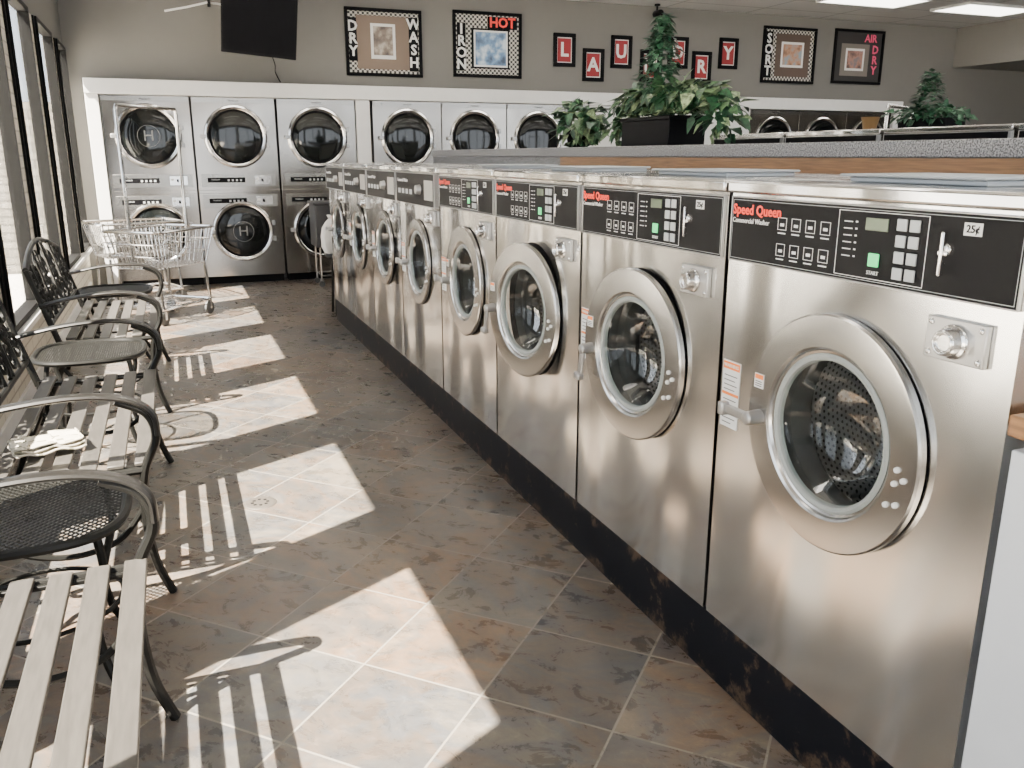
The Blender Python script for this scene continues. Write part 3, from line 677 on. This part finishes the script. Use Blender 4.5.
o=lb.obj('laundry_bag',loc=(1.27,7.50,.53)); tag(o,'white tied cloth laundry bag on a small stool','laundry bag')
sl=thing('stool','small dark stool holding a laundry bag','stool',(1.36,7.50,0))
MB().lathe([(0,.50),(.15,.50),(.155,.515),(.15,.53),(0,.53)],(0,0,0),BFRAME,32,axis='z').obj('seat',parent=sl)
for k in range(4):
    t=PI/4+k*PI/2; MB().tube([(.11*math.cos(t),.11*math.sin(t),.5),(.14*math.cos(t),.14*math.sin(t),0)],.011,BFRAME,8).obj('leg',parent=sl)
hp=thing('rolling_hamper','dark grey rolling laundry hamper in front of a dryer','hamper',(1.60,9.30,0))
h=MB(); h.box(-.22,.22,-.2,.2,.42,.86,GREYP,top=.05); h.box(-.235,.235,-.215,.215,.86,.885,GREYP); h.obj('body',parent=hp,bevel=.01)
f=MB()
for sx in(-1,1):
    for sy in(-1,1): f.tube([(sx*.18,sy*.16,.05),(sx*.18,sy*.16,.42)],.010,CHROME,8)
f.tube([(-.18,-.16,.12),(.18,-.16,.12),(.18,.16,.12),(-.18,.16,.12)],.008,CHROME,8,closed=True); f.tube([(-.18,-.16,.415),(.18,-.16,.415),(.18,.16,.415),(-.18,.16,.415)],.008,CHROME,8,closed=True)
f.obj('stand',parent=hp)
for sx in(-1,1):
    for sy in(-1,1):
        MB().lathe([(0,-.012),(.03,-.012),(.03,.012),(0,.012)],(0,0,0),RUBBER,20).obj('caster',parent=hp,loc=(sx*.18,sy*.16,.03))
t_=MB(); t_.lathe([(0,.004),(.05,.004),(.062,.003),(.066,0)],(0,0,0),mat('drain_metal',(.12,.105,.09),.5,.6),32,axis='z')
for k in range(8):
    a=k*PI/4; t_.box(.03*math.cos(a)-.006,.03*math.cos(a)+.006,.03*math.sin(a)-.006,.03*math.sin(a)+.006,.0035,.0048,BLACK)
tag(t_.obj('floor_drain',loc=(.22,3.33,.0005)),'round metal drain cover set in tile floor','floor drain')

# ---------------------------------------------------------------- wall things
WY=YF-.002
def frame(name,label,x,z,w,h,build,cat='framed picture',group=None):
    root=thing(name,label,cat,(x,WY,z),group=group); t=.035 if w>.5 else .045
    f=MB(); f.box(-w/2,w/2,-.03,0,h/2-t,h/2,BLACK).box(-w/2,w/2,-.03,0,-h/2,-h/2+t,BLACK).box(-w/2,-w/2+t,-.03,0,-h/2+t,h/2-t,BLACK).box(w/2-t,w/2,-.03,0,-h/2+t,h/2-t,BLACK)
    f.obj('frame',parent=root,bevel=.004); build(root,w-2*t,h-2*t); return root
CHK=checker('gingham_black_white',(.50,.48,.43),(.02,.02,.02),38)
def vtext(mb,s,x,z0,dz,size,m,y=-.0125):
    for k,c in enumerate(s): mb.text(c,x,y,z0-k*dz,size,m,bold=.03)
BRED=mat('bright_red_ink',(.70,.03,.02),.5)
def f1(root,w,h):
    MB().box(-w/2,w/2,-.008,-.001,-h/2,h/2,CHK).obj('gingham_mat',parent=root)
    MB().box(-w/2+.09,w/2-.11,-.010,-.0085,-h/2+.04,h/2-.04,mat('tan_mat',(.15,.11,.085),.7)).box(-.15,.13,-.011,-.010,-.17,.2,STICK).obj('inner_mat',parent=root)
    MB().box(-.12,.10,-.0122,-.0112,-.13,.17,artmat('sepia_print',[(.04,.03,.025),(.17,.13,.10),(.45,.40,.34)],9)).obj('print',parent=root)
    m=MB(); m.box(-w/2+.005,-w/2+.095,-.0118,-.0105,-.2,.25,BLACK).box(w/2-.115,w/2-.01,-.0118,-.0105,-.29,.28,BLACK)
    vtext(m,'DRY',-w/2+.05,.16,.13,.15,STICK); vtext(m,'WASH',w/2-.06,.205,.135,.15,STICK); m.obj('lettering',parent=root,recalc=False)
def f2(root,w,h):
    MB().box(-w/2,w/2,-.008,-.001,-h/2,h/2,CHK).obj('gingham_mat',parent=root)
    MB().box(-.20,.27,-.010,-.0085,-.26,.18,BLACK).box(-.17,.25,-.0105,-.0099,-.24,.16,STICK).obj('inner_mat',parent=root)
    MB().box(-.15,.23,-.0117,-.0107,-.22,.14,artmat('blue_print',[(.03,.05,.09),(.12,.22,.38),(.55,.62,.68)],7)).obj('print',parent=root)
    m=MB(); m.box(-w/2+.015,-w/2+.12,-.0118,-.0105,-.29,.23,BLACK); vtext(m,'IRON',-w/2+.068,.16,.128,.155,STICK)
    m.box(.0,.37,-.0118,-.0105,.18,.31,BLACK); m.text('HOT',.185,-.0125,.245,.15,BRED,bold=.03); m.obj('lettering',parent=root,recalc=False)
def f3(root,w,h):
    MB().box(-w/2,w/2,-.008,-.001,-h/2,h/2,CHK).obj('gingham_mat',parent=root)
    MB().box(-.22,.34,-.010,-.0085,-.27,.27,mat('brown_mat',(.08,.055,.042),.7)).box(-.13,.24,-.0105,-.0099,-.15,.17,STICK).obj('inner_mat',parent=root)
    MB().box(-.10,.21,-.0118,-.0108,-.12,.14,artmat('rust_print',[(.12,.06,.04),(.4,.22,.14),(.22,.3,.35)],8)).obj('print',parent=root)
    m=MB(); m.box(-w/2+.01,-w/2+.125,-.0100,-.0085,-.29,.29,BLACK); vtext(m,'SORT',-w/2+.068,.20,.135,.165,STICK,-.0105); m.obj('lettering',parent=root,recalc=False)
def f4(root,w,h):
    MB().box(-w/2,w/2,-.008,-.001,-h/2,h/2,mat('charcoal_mat',(.02,.02,.02),.7)).obj('outer_mat',parent=root)
    MB().box(-.30,.19,-.010,-.0085,-.25,.17,mat('stone_mat',(.15,.135,.12),.7)).box(-.22,.11,-.0105,-.0099,-.18,.11,STICK).obj('inner_mat',parent=root)
    MB().box(-.19,.08,-.0118,-.0108,-.15,.08,artmat('grey_print',[(.06,.04,.04),(.35,.18,.14),(.15,.15,.17)],8)).obj('print',parent=root)
    m=MB(); PK=mat('pink_ink',(.70,.07,.17),.6); m.text('AIR',.20,-.0105,.245,.14,PK,bold=.02); vtext(m,'DRY',.295,.10,.135,.15,PK,-.0105); m.obj('lettering',parent=root,recalc=False)
frame('framed_picture','black framed print reading dry and wash with gingham border',2.39,2.57,.87,.71,f1)
frame('framed_picture','black framed blue print reading iron and hot',3.62,2.60,.85,.72,f2)
frame('framed_picture','black framed rust print reading sort with gingham border',7.93,2.655,.87,.71,f3)
frame('framed_picture','dark framed print with pink words air dry',9.11,2.68,.87,.71,f4)
REDM=mat('deep_red_mat',(.24,.010,.014),.6)
for ch,x,z in zip('LAUNDRY',(4.607,5.0,5.385,5.80,6.2,6.56,6.96),(2.587,2.43,2.596,2.448,2.62,2.46,2.64)):
    def fl(root,w,h,ch=ch):
        MB().box(-w/2,w/2,-.008,-.001,-h/2,h/2,STICK).obj('outer_mat',parent=root)
        MB().box(-w/2+.012,w/2-.012,-.010,-.0085,-h/2+.012,h/2-.012,REDM).obj('red_mat',parent=root)
        MB().text(ch,0,-.0105,0,.22,STICK,bold=.03).obj('lettering',parent=root,recalc=False)
    frame('framed_letter','small black framed red and white letter '+ch,x,z,.29,.38,fl,'framed letter','framed letters spelling a word')
tv=thing('television','black flat television tilted down on wall arm','television',(.98,9.30,2.62))
t_=MB(); t_.box(-.36,.36,-.03,.03,-.31,.31,BLACK); tb=t_.obj('body',parent=tv,bevel=.008); tb.rotation_euler=(math.radians(14),math.radians(5),math.radians(-6))
MB().box(-.335,.335,-.033,-.031,-.28,.285,mat('tv_screen',(.002,.002,.003),.5,spec=.05)).obj('screen',parent=tb)
t_=MB(); t_.tube([(0,.05,.02),(-.05,.35,.04),(0,.69,.06)],.02,BLACK,8).box(-.1,.1,.67,.695,-.1,.22,BLACK).box(-.12,.12,.035,.06,-.10,.12,BLACK)
t_.tube([(-.05,.66,.20),(-.35,.40,.21),(-.46,.30,.20),(-.66,.30,.145),(-.86,.30,.10)],.010,WHITE,8); t_.tube([(-.44,.30,.16),(-.44,.30,.24)],.016,BLACK,8); t_.obj('wall_mount',parent=tv)
MB().tube(bez([(.1,.05,-.28),(.16,.3,-.36),(.20,.66,-.40),(.25,.685,-.50)]),.006,BLACK,6).obj('cable',parent=tv)
sc=thing('security_camera','small black security camera hanging from the ceiling','security camera',(5.79,9.85,H))
MB().lathe([(0,0),(.035,0),(.035,-.02),(.012,-.025),(.012,-.08),(0,-.08)],(0,0,0),BLACK,20,axis='z').obj('bracket',parent=sc)
MB().lathe([(0,-.10),(.035,-.10),(.04,-.08),(.04,.04),(.03,.06),(0,.06)],(0,0,-.11),BLACK,20).obj('camera_body',parent=sc)

# ---------------------------------------------------------------- plants
def foliage(mb,m,c,rad,n,L,zmin,seed=0,upbias=.3,flatup=0):
    random.seed(seed); i=mb.mi(m); c=Vector(c)
    for k in range(n):
        d=Vector((random.gauss(0,1),random.gauss(0,1),random.gauss(upbias,1))).normalized()
        q=random.uniform(.4,1.08)
        p=c+Vector((d.x*rad[0],d.y*rad[1],d.z*rad[2]))*q
        dd=Vector((d.x+random.uniform(-.6,.6),d.y+random.uniform(-.6,.6),d.z*.5+random.uniform(-.9,.15))).normalized()
        l=L*random.uniform(.6,1.3)
        mb.leaf(p,dd,Vector((random.uniform(-.8,.1),random.uniform(-.4,.4),1)),l,l*.70,i,.25)
    for v in mb.bm.verts:
        if v.co.z<zmin: v.co.z=zmin+(zmin-v.co.z)*.35
CT=1.3955
p1=thing('potted_plant','artificial trailing pothos and ivy cone in black rectangular planter','plant',(2.50,4.15,CT))
MB().box(-.11,.11,-.25,.25,0,.135,BLACK,top=.003).box(-.12,.12,-.26,.26,.135,.155,BLACK).obj('planter',parent=p1,bevel=.004)
f=MB(); foliage(f,LEAF,(0,-.06,.235),(.17,.50,.080),520,.078,.165,1)
f.obj('foliage',parent=p1,recalc=False)
f=MB(); foliage(f,LEAF,(.02,-.52,.14),(.12,.14,.11),80,.072,.008,11); foliage(f,LEAF,(.02,.44,.15),(.10,.12,.12),80,.072,.008,12)
f.obj('trailing_foliage',parent=p1,recalc=False)
s=MB(); random.seed(3)
for k in range(26):
    a=random.uniform(0,2*PI); s.tube(bez([(0,.1*math.sin(a),.150),(.1*math.cos(a),.25*math.sin(a),.28),(.16*math.cos(a),.46*math.sin(a),.25),(.18*math.cos(a),.54*math.sin(a),.18)],4),.003,IVY,5)
s.obj('stems',parent=p1)
f=MB(); random.seed(5); i=f.mi(IVY)
f.tube([(0,.04,.16),(0,.04,.66)],.008,IVY,6)
for k in range(470):
    z=random.uniform(.27,.67); q=1-(z-.27)/.42; a=random.uniform(0,2*PI); rag=1+.25*math.sin(3*a+z*31)+.18*math.sin(5*a-z*57)
    r_=(.012+.105*q)*random.uniform(.5,1.12)*rag
    d=Vector((math.cos(a),math.sin(a),random.uniform(-.7,.6))); l=random.uniform(.03,.06)
    f.leaf(Vector((r_*math.cos(a),.04+r_*math.sin(a),z)),d,Vector((0,0,1)),l,l*.75,i,.3)
f.obj('ivy_cone',parent=p1,recalc=False,label='narrow cone of small green ivy leaves')
p2=thing('potted_plant','artificial trailing variegated pothos on the counter','plant',(2.42,5.02,CT))
MB().lathe([(0,0),(.06,0),(.08,.10),(.085,.11),(.075,.11),(.07,.09),(0,.09)],(0,0,0),BLACK,28,axis='z').obj('pot',parent=p2)
f=MB(); foliage(f,LEAF,(0,0,.15),(.13,.24,.13),260,.076,.010,2)
f.obj('foliage',parent=p2,recalc=False)
IT=.386+1.106+.001
p3=thing('potted_plant','artificial ivy cone over low bushy ivy in black trough','plant',(3.84,3.62,IT))
MB().box(-.07,.07,-.16,.16,0,.05,BLACK).obj('planter',parent=p3,bevel=.003)
f=MB(); foliage(f,IVY,(0,.02,.07),(.10,.25,.045),260,.046,.004,21); i=0
random.seed(8)
for k in range(260):
    z=random.uniform(.08,.29); q=1-(z-.08)/.23; r_=(.012+.075*q)*random.uniform(.5,1.15); a=random.uniform(0,2*PI); l=random.uniform(.028,.045)
    f.leaf(Vector((r_*math.cos(a),.03+r_*math.sin(a),z)),Vector((math.cos(a),math.sin(a),random.uniform(-.4,.6))),Vector((0,0,1)),l,l*.8,0,.2)
f.obj('foliage',parent=p3,recalc=False)
og=thing('flower_pot','small brown pot standing on a washer top','pot',(3.84,4.06,IT)); MB().lathe([(0,0),(.035,0),(.05,.07),(.055,.075),(.045,.075),(0,.06)],(0,0,0),mat('terracotta',(.16,.09,.03),.6),24,axis='z').obj('pot_body',parent=og)

# ---------------------------------------------------------------- light and camera
sun=bpy.data.lights.new('sun','SUN'); sun.energy=260; sun.angle=math.radians(.5); sun.color=(1,.89,.73)
so=bpy.data.objects.new('sun',sun); col.objects.link(so); so.rotation_euler=Vector((.65,.36,-1)).to_track_quat('-Z','Y').to_euler(); so.location=(-5,-3,8)
wd=bpy.data.worlds.new('world'); bpy.context.scene.world=wd; wd.use_nodes=True
bg=wd.node_tree.nodes['Background']; bg.inputs[0].default_value=(.88,.94,1,1); bg.inputs[1].default_value=5.5
cam=bpy.data.cameras.new('camera'); cam.sensor_width=36; cam.lens=850/1024*36; cam.clip_start=.02
co=bpy.data.objects.new('camera',cam); col.objects.link(co); co.location=(0,0,1.35)
co.rotation_euler=(math.radians(90-15.02),0,math.radians(-21.46)); bpy.context.scene.camera=co
